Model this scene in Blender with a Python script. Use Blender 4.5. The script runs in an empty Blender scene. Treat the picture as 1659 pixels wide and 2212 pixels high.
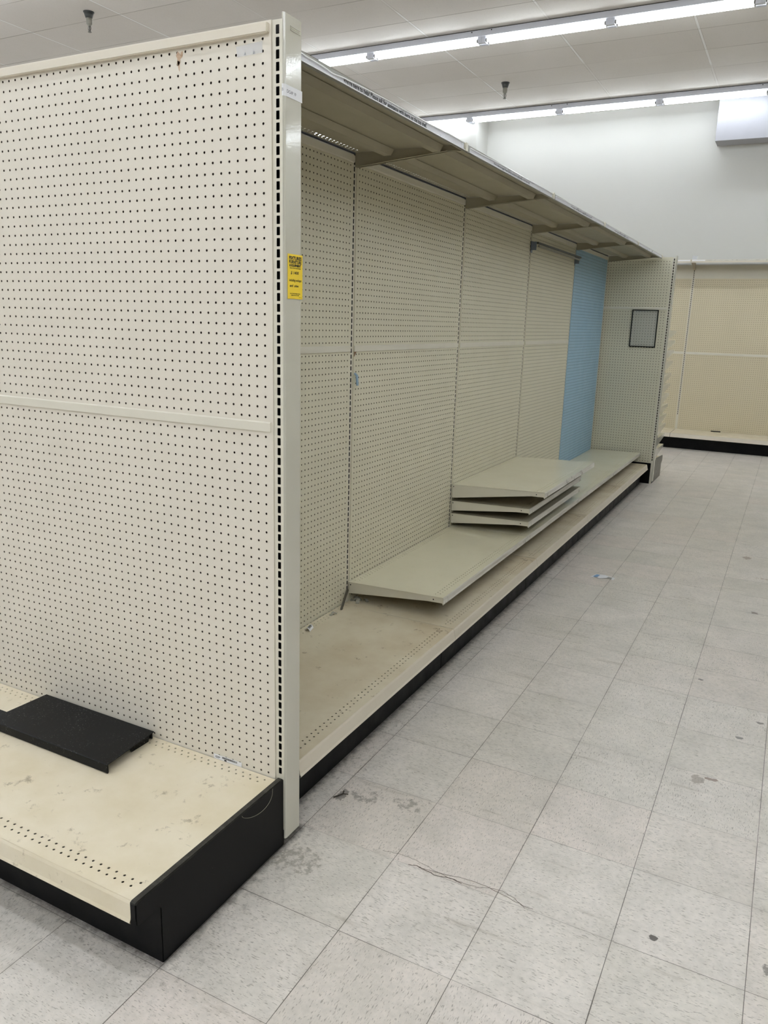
import bpy, bmesh, math, random
import numpy as np
from mathutils import Vector, Matrix
random.seed(7)
sc = bpy.context.scene
C = sc.collection

# ---------------- camera / exposure / world ----------------
cam_d = bpy.data.cameras.new('camera')
cam = bpy.data.objects.new('camera', cam_d); C.objects.link(cam); sc.camera = cam
cam.location = (1.17716, -1.61539, 1.48254)
cam.rotation_euler = (1.3304194, -0.0284111, 0.4823064)
cam_d.sensor_fit = 'HORIZONTAL'; cam_d.sensor_width = 36.0
cam_d.lens = 1676.17 / 1659.0 * 36.0
cam_d.clip_start = .02; cam_d.clip_end = 100
sc.view_settings.view_transform = 'Standard'; sc.view_settings.look = 'None'
sc.view_settings.gamma = 1.0; sc.view_settings.use_curve_mapping = False
sc.view_settings.exposure = 1.08
TUBE = 7.5
w = bpy.data.worlds.new('world'); sc.world = w; w.use_nodes = True
w.node_tree.nodes['Background'].inputs[0].default_value = (.8, .85, 1, 1)
w.node_tree.nodes['Background'].inputs[1].default_value = 0.02
try:
    sc.cycles.use_denoising = True; sc.cycles.denoising_input_passes = 'RGB_ALBEDO_NORMAL'; sc.cycles.denoising_prefilter = 'ACCURATE'
    sc.cycles.max_bounces = 10; sc.cycles.diffuse_bounces = 6
    sc.cycles.use_light_tree = True
    sc.cycles.sample_clamp_indirect = 6
except Exception: pass

# ---------------- helpers ----------------
def srgb(r, g, b):
    f = lambda c: (c/255/12.92) if c/255 <= .04045 else ((c/255+.055)/1.055)**2.4
    return (f(r), f(g), f(b), 1)

def tag(o, label=None, cat=None, group=None, kind=None):
    if label: o['label'] = label
    if cat: o['category'] = cat
    if group: o['group'] = group
    if kind: o['kind'] = kind
    return o
def empty(name, loc=(0, 0, 0), label=None, cat=None, group=None, rz=0):
    o = bpy.data.objects.new(name, None); C.objects.link(o); o.location = loc
    o.rotation_euler = (0, 0, rz); o.empty_display_size = .05
    return tag(o, label, cat, group)
def kids(o): return list(o.children)
def copy_tree(o, loc=None, parent=None, label=None, group=None, rz=None):
    c = o.copy(); C.objects.link(c)
    if parent is not None: c.parent = parent
    if loc is not None: c.location = loc
    if rz is not None: c.rotation_euler = (0, 0, rz)
    if label: c['label'] = label
    if group: c['group'] = group
    for ch in kids(o): copy_tree(ch, None, c)
    return c

class MB:
    def __init__(s): s.v = []; s.f = []
    def add(s, vs, fs):
        n = len(s.v); s.v += [tuple(p) for p in vs]; s.f += [tuple(i+n for i in f) for f in fs]; return s
    def box(s, x0, x1, y0, y1, z0, z1):
        return s.add([(x0,y0,z0),(x1,y0,z0),(x1,y1,z0),(x0,y1,z0),(x0,y0,z1),(x1,y0,z1),(x1,y1,z1),(x0,y1,z1)],
              [(3,2,1,0),(4,5,6,7),(0,1,5,4),(1,2,6,5),(2,3,7,6),(3,0,4,7)])
    def quad(s, a, b, c, d): return s.add([a, b, c, d], [(0,1,2,3)])
    def prism(s, pts, f0, f1, caps=True):
        """pts: 2D profile; f0/f1 map a 2D point to 3D at both ends"""
        n = len(pts); a = [f0(*p) for p in pts]; b = [f1(*p) for p in pts]
        fs = [(i, (i+1) % n, n+(i+1) % n, n+i) for i in range(n)]
        if caps: fs += [tuple(range(n-1, -1, -1)), tuple(range(n, 2*n))]
        return s.add(a+b, fs)
    def strip(s, pts, f0, f1):
        n = len(pts); a = [f0(*p) for p in pts]; b = [f1(*p) for p in pts]
        return s.add(a+b, [(i, i+1, n+i+1, n+i) for i in range(n-1)])
    def cyl(s, p0, p1, r0, r1=None, n=12, caps=True):
        r1 = r0 if r1 is None else r1
        p0 = Vector(p0); p1 = Vector(p1); d = (p1-p0).normalized()
        u = d.orthogonal().normalized(); w_ = d.cross(u)
        A = [p0+(u*math.cos(2*math.pi*i/n)+w_*math.sin(2*math.pi*i/n))*r0 for i in range(n)]
        B = [p1+(u*math.cos(2*math.pi*i/n)+w_*math.sin(2*math.pi*i/n))*r1 for i in range(n)]
        fs = [(i, (i+1) % n, n+(i+1) % n, n+i) for i in range(n)]
        if caps: fs += [tuple(range(n-1, -1, -1)), tuple(range(n, 2*n))]
        return s.add(A+B, fs)
    def tube(s, pts, r, n=6):
        for a, b in zip(pts[:-1], pts[1:]): s.cyl(a, b, r, r, n)
        return s
    def mesh(s, name, mat=None, smooth=False):
        me = bpy.data.meshes.new(name); me.from_pydata(s.v, [], s.f); me.update()
        if mat: me.materials.append(mat)
        if getattr(s, 'walls', None) and mat and ('pegboard' in mat.name or getattr(s, 'alt', None)):
            me.materials.append(getattr(s, 'alt', None) or M['hard']); mi = np.zeros(len(me.polygons), dtype=np.int32); mi[s.walls] = 1
            me.polygons.foreach_set('material_index', mi)
        if smooth:
            me.polygons.foreach_set('use_smooth', [True]*len(me.polygons))
        return me
    def build(s, name, mat=None, parent=None, smooth=False, bevel=0, loc=None):
        me = s.mesh(name, mat, smooth)
        if bevel:
            bm = bmesh.new(); bm.from_mesh(me); bmesh.ops.remove_doubles(bm, verts=bm.verts, dist=1e-6)
            bmesh.ops.recalc_face_normals(bm, faces=bm.faces)
            es = [e for e in bm.edges if len(e.link_faces) == 2 and e.calc_face_angle(0) > .5]
            bmesh.ops.bevel(bm, geom=es, offset=bevel, segments=2, affect='EDGES', clamp_overlap=True)
            bm.to_mesh(me); bm.free()
        return link(name, me, parent, loc)
def link(name, me, parent=None, loc=None):
    o = bpy.data.objects.new(name, me); C.objects.link(o)
    if parent: o.parent = parent
    if loc: o.location = loc
    return o

ANG = [i*math.pi/4 for i in range(8)]
OUT = [(1,0),(1,1),(0,1),(-1,1),(-1,0),(-1,-1),(0,-1),(1,-1)]
class Sheet:
    """flat sheet in (a,b) with punched holes that have real depth"""
    def __init__(s, fmap, depth): s.m = fmap; s.t = depth; s.V = []; s.F = []; s.n = 0; s.W = []
    hole = None
    def rect(s, a0, a1, b0, b1):
        if a1-a0 < 1e-6 or b1-b0 < 1e-6: return
        s.V += [(a0,b0,0),(a1,b0,0),(a1,b1,0),(a0,b1,0)]; n = s.n; s.F.append((n,n+1,n+2,n+3)); s.n += 4
    def row(s, a0, a1, b0, b1, cs, r=None, rect=None, cy=None):
        """one row of holes centred at a in cs; strip a0..a1 x b0..b1"""
        cs = sorted(cs); mid = (b0+b1)/2 if cy is None else cy
        if not cs: s.rect(a0, a1, b0, b1); return
        ed = [a0]+[(cs[i]+cs[i+1])/2 for i in range(len(cs)-1)]+[a1]
        for i, c in enumerate(cs):
            l, h = ed[i], ed[i+1]
            p = .0127
            if c-l > p*1.05: s.rect(l, c-p, b0, b1); l = c-p
            if h-c > p*1.05: s.rect(c+p, h, b0, b1); h = c+p
            n = s.n
            for k, (ox, oy) in enumerate(OUT):
                x = h if ox > 0 else (l if ox < 0 else c); y = b1 if oy > 0 else (b0 if oy < 0 else mid)
                s.V.append((x, y, 0))
            if rect:
                hw, hh = rect
                inn = [(hw, hh*.0), (hw*.97, hh*.97), (0, hh), (-hw*.97, hh*.97), (-hw, 0), (-hw*.97, -hh*.97), (0, -hh), (hw*.97, -hh*.97)]
            else: inn = [(r*math.cos(t), r*math.sin(t)) for t in ANG]
            for (x, y) in inn: s.V.append((c+x, mid+y, 0))
            for (x, y) in inn: s.V.append((c+x, mid+y, -s.t))
            for k in range(8):
                k2 = (k+1) % 8
                s.F.append((n+k, n+k2, n+8+k2, n+8+k)); s.W.append(len(s.F)); s.F.append((n+8+k, n+8+k2, n+16+k2, n+16+k))
            s.n += 24
    def edge(s, a0, a1, b0, b1, t=None):
        t = t or s.t
        for (p, q) in (((a0,b0),(a1,b0)),((a1,b0),(a1,b1)),((a1,b1),(a0,b1)),((a0,b1),(a0,b0))):
            n = s.n; s.V += [(p[0],p[1],0),(q[0],q[1],0),(q[0],q[1],-t),(p[0],p[1],-t)]; s.F.append((n+3,n+2,n+1,n)); s.n += 4
    def mb(s):
        m = MB(); m.v = [s.m(*p) for p in s.V]; m.f = s.F; m.walls = s.W; return m

# ---------------- materials ----------------
class NT:
    def __init__(s, name):
        s.mat = bpy.data.materials.new(name); s.mat.use_nodes = True; s.t = s.mat.node_tree
        s.b = s.t.nodes['Principled BSDF']; s.tc = None
    def n(s, t, **k):
        x = s.t.nodes.new(t)
        for a, v in k.items(): setattr(x, a, v)
        return x
    def l(s, a, b): s.t.links.new(a, b)
    def setin(s, x, v):
        if hasattr(v, 'is_output') or isinstance(v, bpy.types.NodeSocket): s.l(v, x)
        else: x.default_value = v
    def coord(s):
        if not s.tc: s.tc = s.n('ShaderNodeTexCoord')
        return s.tc.outputs['Object']
    def math(s, op, a, b=0., c=None, clamp=False):
        x = s.n('ShaderNodeMath', operation=op); x.use_clamp = clamp
        s.setin(x.inputs[0], a); s.setin(x.inputs[1], b)
        if c is not None: s.setin(x.inputs[2], c)
        return x.outputs[0]
    def vmath(s, op, a, b=(0,0,0)):
        x = s.n('ShaderNodeVectorMath', operation=op); s.setin(x.inputs[0], a); s.setin(x.inputs[1], b)
        return x.outputs['Value'] if op in ('LENGTH','DISTANCE','DOT_PRODUCT') else x.outputs[0]
    def mapr(s, v, a, b, c=0., d=1.):
        x = s.n('ShaderNodeMapRange'); s.setin(x.inputs[0], v)
        for i, q in enumerate((a, b, c, d)): s.setin(x.inputs[i+1], q)
        return x.outputs[0]
    def noise(s, vec, scale, detail=3, rough=.5):
        x = s.n('ShaderNodeTexNoise'); s.setin(x.inputs['Vector'], vec); x.inputs['Scale'].default_value = scale
        x.inputs['Detail'].default_value = detail; x.inputs['Roughness'].default_value = rough
        return x.outputs[0]
    def mapping(s, vec, scale=(1,1,1), rot=(0,0,0), loc=(0,0,0)):
        x = s.n('ShaderNodeMapping'); s.setin(x.inputs[0], vec)
        x.inputs['Scale'].default_value = scale; x.inputs['Rotation'].default_value = rot; x.inputs['Location'].default_value = loc
        return x.outputs[0]
    def mix(s, f, a, b, mode='MIX'):
        x = s.n('ShaderNodeMix', data_type='RGBA', blend_type=mode); s.setin(x.inputs[0], f)
        s.setin(x.inputs[6], a); s.setin(x.inputs[7], b); return x.outputs[2]
    def bump(s, h, st, dist=.001):
        x = s.n('ShaderNodeBump'); s.setin(x.inputs['Height'], h); x.inputs['Strength'].default_value = st
        x.inputs['Distance'].default_value = dist; s.l(x.outputs[0], s.b.inputs['Normal'])
    def fin(s, col=None, rough=.5, spec=.5, metal=0):
        if col is not None: s.setin(s.b.inputs['Base Color'], col)
        s.setin(s.b.inputs['Roughness'], rough); s.b.inputs['Specular IOR Level'].default_value = spec
        s.b.inputs['Metallic'].default_value = metal
        return s.mat

def paint(name, col, rough=.42, grime=.10, gcol=None, scale=3., spec=.5, peel=.0):
    m = NT(name); co = m.coord()
    n1 = m.mapr(m.noise(co, scale, 5, .6), .45, .75)
    gc = gcol or tuple(c*.72 for c in col[:3])+(1,)
    c = m.mix(m.math('MULTIPLY', n1, grime), col, gc)
    if peel: m.bump(m.noise(co, 260, 2, .5), peel, .0006)
    return m.fin(c, m.mapr(m.noise(co, scale*2.3, 3), .3, .7, rough-.05, rough+.06), spec)

ALM = srgb(213, 208, 192)
M = {}
M['almond'] = paint('almond_enamel', ALM, .34, .16, scale=4)
M['trim'] = paint('almond_gloss_trim', srgb(200, 197, 184), .07, .06, scale=3, peel=.12, spec=.8)
M['rail'] = paint('almond_rail', srgb(214, 205, 188), .42, .12, scale=6)
M['crail'] = paint('almond_center_rail', srgb(216, 211, 196), .42, .12, scale=6)
M['under'] = paint('shaded_almond_underside', srgb(168, 161, 139), .5, .25, scale=3)  # almond darkened: the canopy's underside shade is put into this colour
m = NT('worn_price_channel'); co = m.coord()
ch = m.mapr(m.noise(m.mapping(co, (20, 4, 60)), 1, 4, .6), .45, .62); ch2 = m.mapr(m.noise(m.mapping(co, (9, 9, 9), (0,0,0), (4,2,7)), 1, 3, .6), .58, .66)
c = m.mix(m.math('MULTIPLY', ch, .6), srgb(214, 211, 202), srgb(186, 182, 170)); c = m.mix(m.math('MULTIPLY', ch2, .5), c, srgb(136, 130, 118))
M['lip'] = m.fin(c, .25, .5)
M['white'] = paint('white_plastic', srgb(238, 238, 240), .18, .05)
M['grey'] = paint('grey_painted_metal', srgb(150, 148, 138), .4, .25, scale=8)
M['covergrey'] = paint('dark_grey_cover', srgb(104, 102, 94), .4, .25, scale=8)
M['blackmetal'] = paint('black_kick_metal', srgb(5, 5, 7), .45, .5, srgb(24, 23, 22), 9, .15)
M['blacktext'] = NT('black_ink').fin(srgb(18, 18, 20), .6)
M['greyink'] = NT('grey_ink').fin(srgb(92, 92, 96), .6)
M['paper'] = paint('white_paper', srgb(228, 228, 230), .5, .06, scale=20)
M['brightwhite'] = NT('glint_white').fin(srgb(252, 252, 253), .12)  # colour of the painted highlight on the canopy's clear cover
M['strip'] = paint('greyish_strip_paper', srgb(208, 208, 213), .3, .1, scale=12)
M['yellow'] = paint('yellow_paper', srgb(243, 210, 52), .45, .15, srgb(220, 182, 40), 12)
M['hard'] = NT('brown_hardboard').fin(srgb(58, 44, 32), .8)
M['dark'] = NT('dark_recess_shade').fin(srgb(26, 25, 25), .7)  # shade inside slots and gaps put into a near-black colour
M['bluetag'] = paint('pale_blue_plastic', srgb(140, 168, 190), .35, .1)
M['darkbar'] = paint('dark_grey_bar', srgb(62, 64, 64), .35, .3, srgb(110, 112, 110), 10)
M['bluebracket'] = paint('blue_grey_bracket', srgb(116, 126, 142), .45, .2)
M['chrome'] = NT('worn_chrome').fin(srgb(120, 118, 114), .3, .5, .9)
M['brownstain'] = paint('brown_glue', srgb(204, 178, 152), .7, .8, srgb(150, 112, 82), 120)
M['kraft'] = NT('torn_hardboard_edge').fin(srgb(126, 96, 68), .8)
m = NT('clear_film'); m.b.inputs['Transmission Weight'].default_value = 0
m.b.inputs['Alpha'].default_value = .35; M['clear'] = m.fin(srgb(225, 228, 235), .08)
m = NT('frosted_tape'); m.b.inputs['Alpha'].default_value = .42; M['tape'] = m.fin(srgb(224, 226, 232), .25)
m = NT('smoky_acrylic'); m.b.inputs['Alpha'].default_value = .13; M['acrylic'] = m.fin(srgb(170, 180, 194), .12)

# pegboard: painted hardboard, faint smudges and vertical drips
def pegmat(name, col, amt=.22):
    m = NT(name); co = m.coord()
    blot = m.mapr(m.noise(co, 2.2, 4, .6), .4, .8)
    drip = m.mapr(m.noise(m.mapping(co, (34, 34, 1.6)), 1.0, 4, .65), .69, .74)
    dmask = m.mapr(m.noise(co, 1.7, 1), .5, .6)
    c = m.mix(m.math('MULTIPLY', blot, amt), col, tuple(q*.82 for q in col[:3])+(1,))
    c = m.mix(m.math('MULTIPLY', m.math('MULTIPLY', drip, dmask), .42), c, srgb(120, 104, 84))
    spk = m.mapr(m.noise(co, 150, 1), .80, .83)
    c = m.mix(m.math('MULTIPLY', spk, .35), c, srgb(110, 98, 84))
    m.bump(m.noise(co, 420, 2), .12, .0004)
    return m.fin(c, m.mapr(m.noise(co, 9, 3), .3, .7, .38, .5), .45)
M['peg'] = pegmat('almond_pegboard', srgb(212, 207, 185))
M['pegend'] = pegmat('lit_almond_pegboard', srgb(219, 212, 198))  # almond pegboard lightened: the near end's stronger light is in the colour
M['blue'] = pegmat('blue_pegboard', srgb(150, 184, 206), .15)
M['wallpeg'] = pegmat('tan_pegboard', srgb(210, 199, 170), .3)

# deck: worn enamel with stains and scratches
def deckmat(name, col, stain, yel, k=1.):
    m = NT(name); co = m.coord()
    big = m.mapr(m.noise(co, 2.6, 6, .62), .42, .72)
    c = m.mix(m.math('MULTIPLY', big, .55*k), col, yel)
    s1 = m.mapr(m.noise(m.mapping(co, (1, 1, 1), (0,0,.5)), 17, 5, .72), .61, .70)
    c = m.mix(m.math('MULTIPLY', s1, .8*k), c, stain)
    scr = m.mapr(m.noise(m.mapping(co, (9, 190, 9), (0, 0, .62)), 1, 3, .55), .72, .75)
    sm = m.mapr(m.noise(co, 4.1, 2), .5, .62)
    c = m.mix(m.math('MULTIPLY', m.math('MULTIPLY', scr, sm), .9*k), c, srgb(120, 110, 96))
    dots = m.mapr(m.noise(co, 95, 2), .77, .8)
    c = m.mix(m.math('MULTIPLY', dots, .5*k), c, srgb(112, 98, 80))
    return m.fin(c, m.mapr(big, 0, 1, .32, .52), .5)
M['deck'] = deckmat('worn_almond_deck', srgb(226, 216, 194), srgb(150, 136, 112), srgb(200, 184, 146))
M['deckfloor'] = deckmat('scuffed_brown_deck', srgb(212, 202, 178), srgb(144, 126, 100), srgb(182, 162, 128), 1.2)
M['shelf'] = deckmat('glossy_almond_shelf', srgb(222, 216, 190), srgb(170, 160, 140), srgb(208, 200, 176), .35)
M['shelf'].node_tree.nodes['Principled BSDF'].inputs['Coat Weight'].default_value = .6
M['shelf'].node_tree.nodes['Principled BSDF'].inputs['Coat Roughness'].default_value = .12

# dusty black sheet
m = NT('dusty_black_sheet'); co = m.coord()
sp = m.mapr(m.noise(co, 230, 2), .64, .72); ms = m.mapr(m.noise(co, 9, 3), .35, .62)
scr = m.mapr(m.noise(m.mapping(co, (300, 22, 22), (0, 0, .5)), 1, 2), .74, .78)
c = m.mix(m.math('MULTIPLY', sp, m.math('MULTIPLY', ms, .7)), srgb(7, 8, 11), srgb(130, 128, 124))
c = m.mix(m.math('MULTIPLY', scr, .35), c, srgb(110, 108, 104))
M['blacksheet'] = m.fin(c, .45, .22)
m = NT('black_end_cover'); co = m.coord()
edge = m.mapr(m.noise(co, 24, 4, .7), .48, .75)
sp = m.mapr(m.noise(co, 120, 2), .76, .8)
nz = m.n('ShaderNodeNewGeometry'); sx = m.n('ShaderNodeSeparateXYZ'); m.l(nz.outputs['Normal'], sx.inputs[0])
up = m.mapr(sx.outputs[2], .5, .9)
c = m.mix(m.math('MULTIPLY', m.math('ADD', m.math('MULTIPLY', edge, .5), .38), up), srgb(7, 7, 9), srgb(88, 85, 78))
c = m.mix(m.math('MULTIPLY', sp, .4), c, srgb(100, 98, 92))
M['blackcover'] = m.fin(c, .42, .15)

# floor
TX, TY, TS = .0488, .1066, .3048
m = NT('vinyl_floor_tile'); co = m.coord()
sx = m.n('ShaderNodeSeparateXYZ'); m.l(co, sx.inputs[0])
ux = m.math('DIVIDE', m.math('SUBTRACT', sx.outputs[0], TX), TS); uy = m.math('DIVIDE', m.math('SUBTRACT', sx.outputs[1], TY), TS)
ix = m.math('FLOOR', ux); iy = m.math('FLOOR', uy)
fx = m.math('FRACT', ux); fy = m.math('FRACT', uy)
cb = m.n('ShaderNodeCombineXYZ'); m.l(ix, cb.inputs[0]); m.l(iy, cb.inputs[1])
wn = m.n('ShaderNodeTexWhiteNoise', noise_dimensions='3D'); m.l(cb.outputs[0], wn.inputs[0])
rnd = wn.outputs[0]
sc2 = m.n('ShaderNodeSeparateColor'); m.l(wn.outputs[1], sc2.inputs[0])
r2, r3 = sc2.outputs[1], sc2.outputs[2]
vA = m.mapping(co, (95, 420, 1)); vB = m.mapping(co, (420, 95, 1))
wt = m.n('ShaderNodeTexNoise'); m.l(co, wt.inputs[0]); wt.inputs['Scale'].default_value = 22; wt.inputs['Detail'].default_value = 1
cow = m.vmath('ADD', co, m.vmath('MULTIPLY', m.vmath('SUBTRACT', wt.outputs[1], (.5, .5, .5)), (.009, .009, 0)))
vA = m.mapping(cow, (95, 420, 1)); vB = m.mapping(cow, (420, 95, 1))
mv = m.n('ShaderNodeMix', data_type='VECTOR'); m.l(m.math('GREATER_THAN', rnd, .5), mv.inputs[0]); m.l(vA, mv.inputs[4]); m.l(vB, mv.inputs[5])
off = m.vmath('MULTIPLY', wn.outputs[1], (37., 37., 37.))
v = m.vmath('ADD', mv.outputs[1], off)
fl1 = m.mapr(m.noise(v, .85, 2, .5), .60, .67)
fl2 = m.mapr(m.noise(m.vmath('ADD', v, (91., 13., 5.)), .7, 2, .5), .65, .71)
base = m.mix(r2, srgb(218, 211, 201), srgb(227, 219, 211))
base = m.mix(m.math('MULTIPLY', m.mapr(r3, .72, .9), .35), base, srgb(222, 206, 196))
clo = m.mapr(m.noise(co, 5.5, 5, .6), .35, .7)
base = m.mix(m.math('MULTIPLY', clo, .5), base, srgb(182, 178, 168))
clo2 = m.mapr(m.noise(co, 55, 3, .6), .4, .75)
base = m.mix(m.math('MULTIPLY', clo2, .34), base, srgb(172, 168, 160))
c = m.mix(m.math('MULTIPLY', fl1, .62), base, srgb(124, 118, 108))
c = m.mix(m.math('MULTIPLY', fl2, .22), c, srgb(228, 226, 222))
# scuffs
scf = m.mapr(m.noise(m.mapping(co, (2.2, 17, 1), (0, 0, .12)), 1., 5, .7), .60, .72)
c = m.mix(m.math('MULTIPLY', scf, .48), c, srgb(146, 136, 120))
sc3 = m.mapr(m.noise(m.mapping(co, (1.1, 12, 1), (0, 0, -.1), (3, 1, 0)), 1., 4, .6), .66, .72)
dk = m.mapr(m.noise(co, 48, 2), .795, .81)
c = m.mix(m.math('MULTIPLY', dk, .6), c, srgb(78, 66, 56))
# seams
ex = m.math('MINIMUM', fx, m.math('SUBTRACT', 1., fx)); ey = m.math('MINIMUM', fy, m.math('SUBTRACT', 1., fy))
jn = m.mapr(m.noise(co, 3.1, 3), .35, .7, .55, 1.25)
jx = m.mapr(m.math('DIVIDE', ex, jn), .0022, .0046, 1., 0.); jy = m.mapr(m.math('DIVIDE', ey, jn), .0018, .0040, 1., 0.)
jy = m.math('MULTIPLY', jy, m.mapr(m.noise(co, 1.3, 2), .35, .6, .35, .95))
jj = m.math('MAXIMUM', jx, jy)
near = m.mapr(m.math('MINIMUM', ex, ey), .0, .05, .16, 0.)
c = m.mix(m.math('MULTIPLY', near, m.mapr(m.noise(co, 11, 3), .4, .7)), c, srgb(120, 108, 94))
c = m.mix(m.math('MULTIPLY', jj, .86), c, srgb(62, 52, 44))
# dirt collected along the feet of the shelving
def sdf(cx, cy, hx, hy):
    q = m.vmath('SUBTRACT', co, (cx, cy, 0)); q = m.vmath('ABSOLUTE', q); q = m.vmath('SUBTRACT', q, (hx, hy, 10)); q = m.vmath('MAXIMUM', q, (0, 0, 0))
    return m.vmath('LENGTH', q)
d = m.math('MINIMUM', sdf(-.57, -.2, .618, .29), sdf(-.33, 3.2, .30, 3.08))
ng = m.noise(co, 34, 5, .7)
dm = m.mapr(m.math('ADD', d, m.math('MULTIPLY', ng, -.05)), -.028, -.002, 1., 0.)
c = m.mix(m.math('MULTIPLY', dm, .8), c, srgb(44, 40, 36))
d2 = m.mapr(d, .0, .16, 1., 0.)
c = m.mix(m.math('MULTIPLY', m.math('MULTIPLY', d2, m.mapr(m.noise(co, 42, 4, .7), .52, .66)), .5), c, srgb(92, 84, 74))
# individual spots of gum and tar
co_n = m.vmath('ADD', co, m.vmath('MULTIPLY', m.vmath('SUBTRACT', m.n('ShaderNodeTexNoise').outputs[1], (.5,.5,.5)), (.0,.0,.0)))
nd = m.noise(co, 60, 2)
for (px, py, r, asp, col, a) in [(1.054,.167,.011,1,(66,58,52),.9),(1.113,1.005,.022,.5,(142,122,108),.9),(1.178,1.358,.014,.8,(116,112,106),.85),
      (1.241,1.524,.013,.8,(112,106,98),.85),(.993,1.818,.011,.9,(98,92,86),.85),(1.06,4.0,.03,1.2,(140,118,102),.7),(1.18,3.55,.05,.25,(160,132,112),.7),
      (.80,2.9,.09,.22,(140,130,114),.5),(1.16,2.86,.02,.9,(104,82,70),.8),(.14,.33,.055,.7,(70,64,56),.55),(.28,.36,.06,.5,(104,98,88),.55),
      (.07,.30,.016,2.2,(60,54,46),.6),(1.07,.98,.02,1.6,(128,112,96),.6),(.12,-.03,.07,.8,(126,118,104),.55),(1.32,.2,.02,1,(90,84,76),.7)]:
    q = m.vmath('SUBTRACT', co, (px, py, 0)); q = m.vmath('MULTIPLY', q, (1, 1/asp, 0)); L = m.vmath('LENGTH', q)
    k = m.mapr(m.math('ADD', L, m.math('MULTIPLY', m.math('SUBTRACT', nd, .5), r*1.5)), r*.82, r, a, 0.)
    if r > .04: k = m.math('MULTIPLY', k, m.mapr(ng, .46, .56))
    c = m.mix(k, c, srgb(*col))
m.bump(m.math('SUBTRACT', m.math('MULTIPLY', clo2, .2), jj), .25, .0008)
M['floor'] = m.fin(c, m.mapr(m.noise(co, 4, 4), .3, .7, .32, .37), .6)

# ceiling tiles 2 x 4 ft
m = NT('acoustic_ceiling_tile'); co = m.coord()
sx = m.n('ShaderNodeSeparateXYZ'); m.l(co, sx.inputs[0])
ux = m.math('DIVIDE', m.math('ADD', sx.outputs[0], .05), 1.2192); uy = m.math('DIVIDE', m.math('SUBTRACT', sx.outputs[1], 7.545), .6096)
fx = m.math('FRACT', ux); fy = m.math('FRACT', uy)
cb = m.n('ShaderNodeCombineXYZ'); m.l(m.math('FLOOR', ux), cb.inputs[0]); m.l(m.math('FLOOR', uy), cb.inputs[1])
wn = m.n('ShaderNodeTexWhiteNoise'); m.l(cb.outputs[0], wn.inputs[0])
ex = m.math('MULTIPLY', m.math('MINIMUM', fx, m.math('SUBTRACT', 1., fx)), 1.2192); ey = m.math('MULTIPLY', m.math('MINIMUM', fy, m.math('SUBTRACT', 1., fy)), .6096)
c = m.mix(wn.outputs[0], srgb(216, 211, 206), srgb(226, 222, 218))
c = m.mix(m.math('MULTIPLY', m.mapr(m.noise(co, 1.5, 4), .4, .7), .2), c, srgb(196, 190, 180))
spk = m.mapr(m.noise(co, 110, 3, .6), .6, .72); c = m.mix(m.math('MULTIPLY', spk, .22), c, srgb(120, 114, 108))
tbx = m.mapr(ex, .009, .011, 1., 0.); tby = m.mapr(ey, .004, .006, 1., 0.)
c = m.mix(m.math('MULTIPLY', tbx, m.mapr(m.noise(co, .9, 2), .44, .5, .25, 1.)), c, srgb(238, 237, 236))
ed = m.math('MAXIMUM', m.math('MULTIPLY', m.math('LESS_THAN', ex, .014), m.math('GREATER_THAN', ex, .011)), m.math('LESS_THAN', ey, .005))
c = m.mix(m.math('MULTIPLY', ed, m.mapr(m.noise(m.mapping(co, (.8, 3, 1)), 1.0, 3), .38, .6, .15, .75)), c, srgb(140, 132, 124))
m.bump(m.noise(co, 90, 4, .6), .5, .002)
M['ceiling'] = m.fin(c, .85, .2)

M['wall'] = paint('painted_white_wall', srgb(198, 197, 192), .6, .06, scale=.8)
M['soffit'] = paint('painted_soffit', srgb(172, 172, 178), .6, .14, scale=6)
m = NT('fluorescent_tube_glow'); m.b.inputs['Emission Color'].default_value = (.90, .965, 1, 1)
m.b.inputs['Emission Strength'].default_value = TUBE; M['tube'] = m.fin((.8, .8, .8, 1), .4)
M['housing'] = paint('white_fixture_enamel', srgb(214, 216, 226), .4, .05)

# ---------------- room shell ----------------
H = 4.233; YW = 9.5; XL, XR, YB = -11.0, 8.0, -9.0
def struct(name, mb, mat, **k):
    o = mb.build(name, mat); o['kind'] = 'structure'; return o
floor = struct('floor', MB().box(XL, XR, YB, YW+.2, -.1, 0), M['floor'])
struct('ceiling', MB().box(XL, XR, YB, YW+.2, H, H+.1), M['ceiling'])
struct('wall_back', MB().box(XL, XR, YW, YW+.2, 0, H), M['wall'])
struct('wall_back_step', MB().box(XL, -3.08, 9.06, YW+.001, 0, H), M['wall'])
struct('wall_left', MB().box(XL-.2, XL, YB, YW+.2, 0, H), M['wall'])
struct('wall_right', MB().box(XR, XR+.2, YB, YW+.2, 0, H), paint('almond_side_wall', srgb(170, 165, 150)))
struct('wall_front', MB().box(XL, XR, YB-.2, YB, 0, H), M['wall'])
b = MB().box(-.05, 4.0, 9.2, YW, 3.712, H); struct('trim_soffit', b, M['soffit'])
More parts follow.
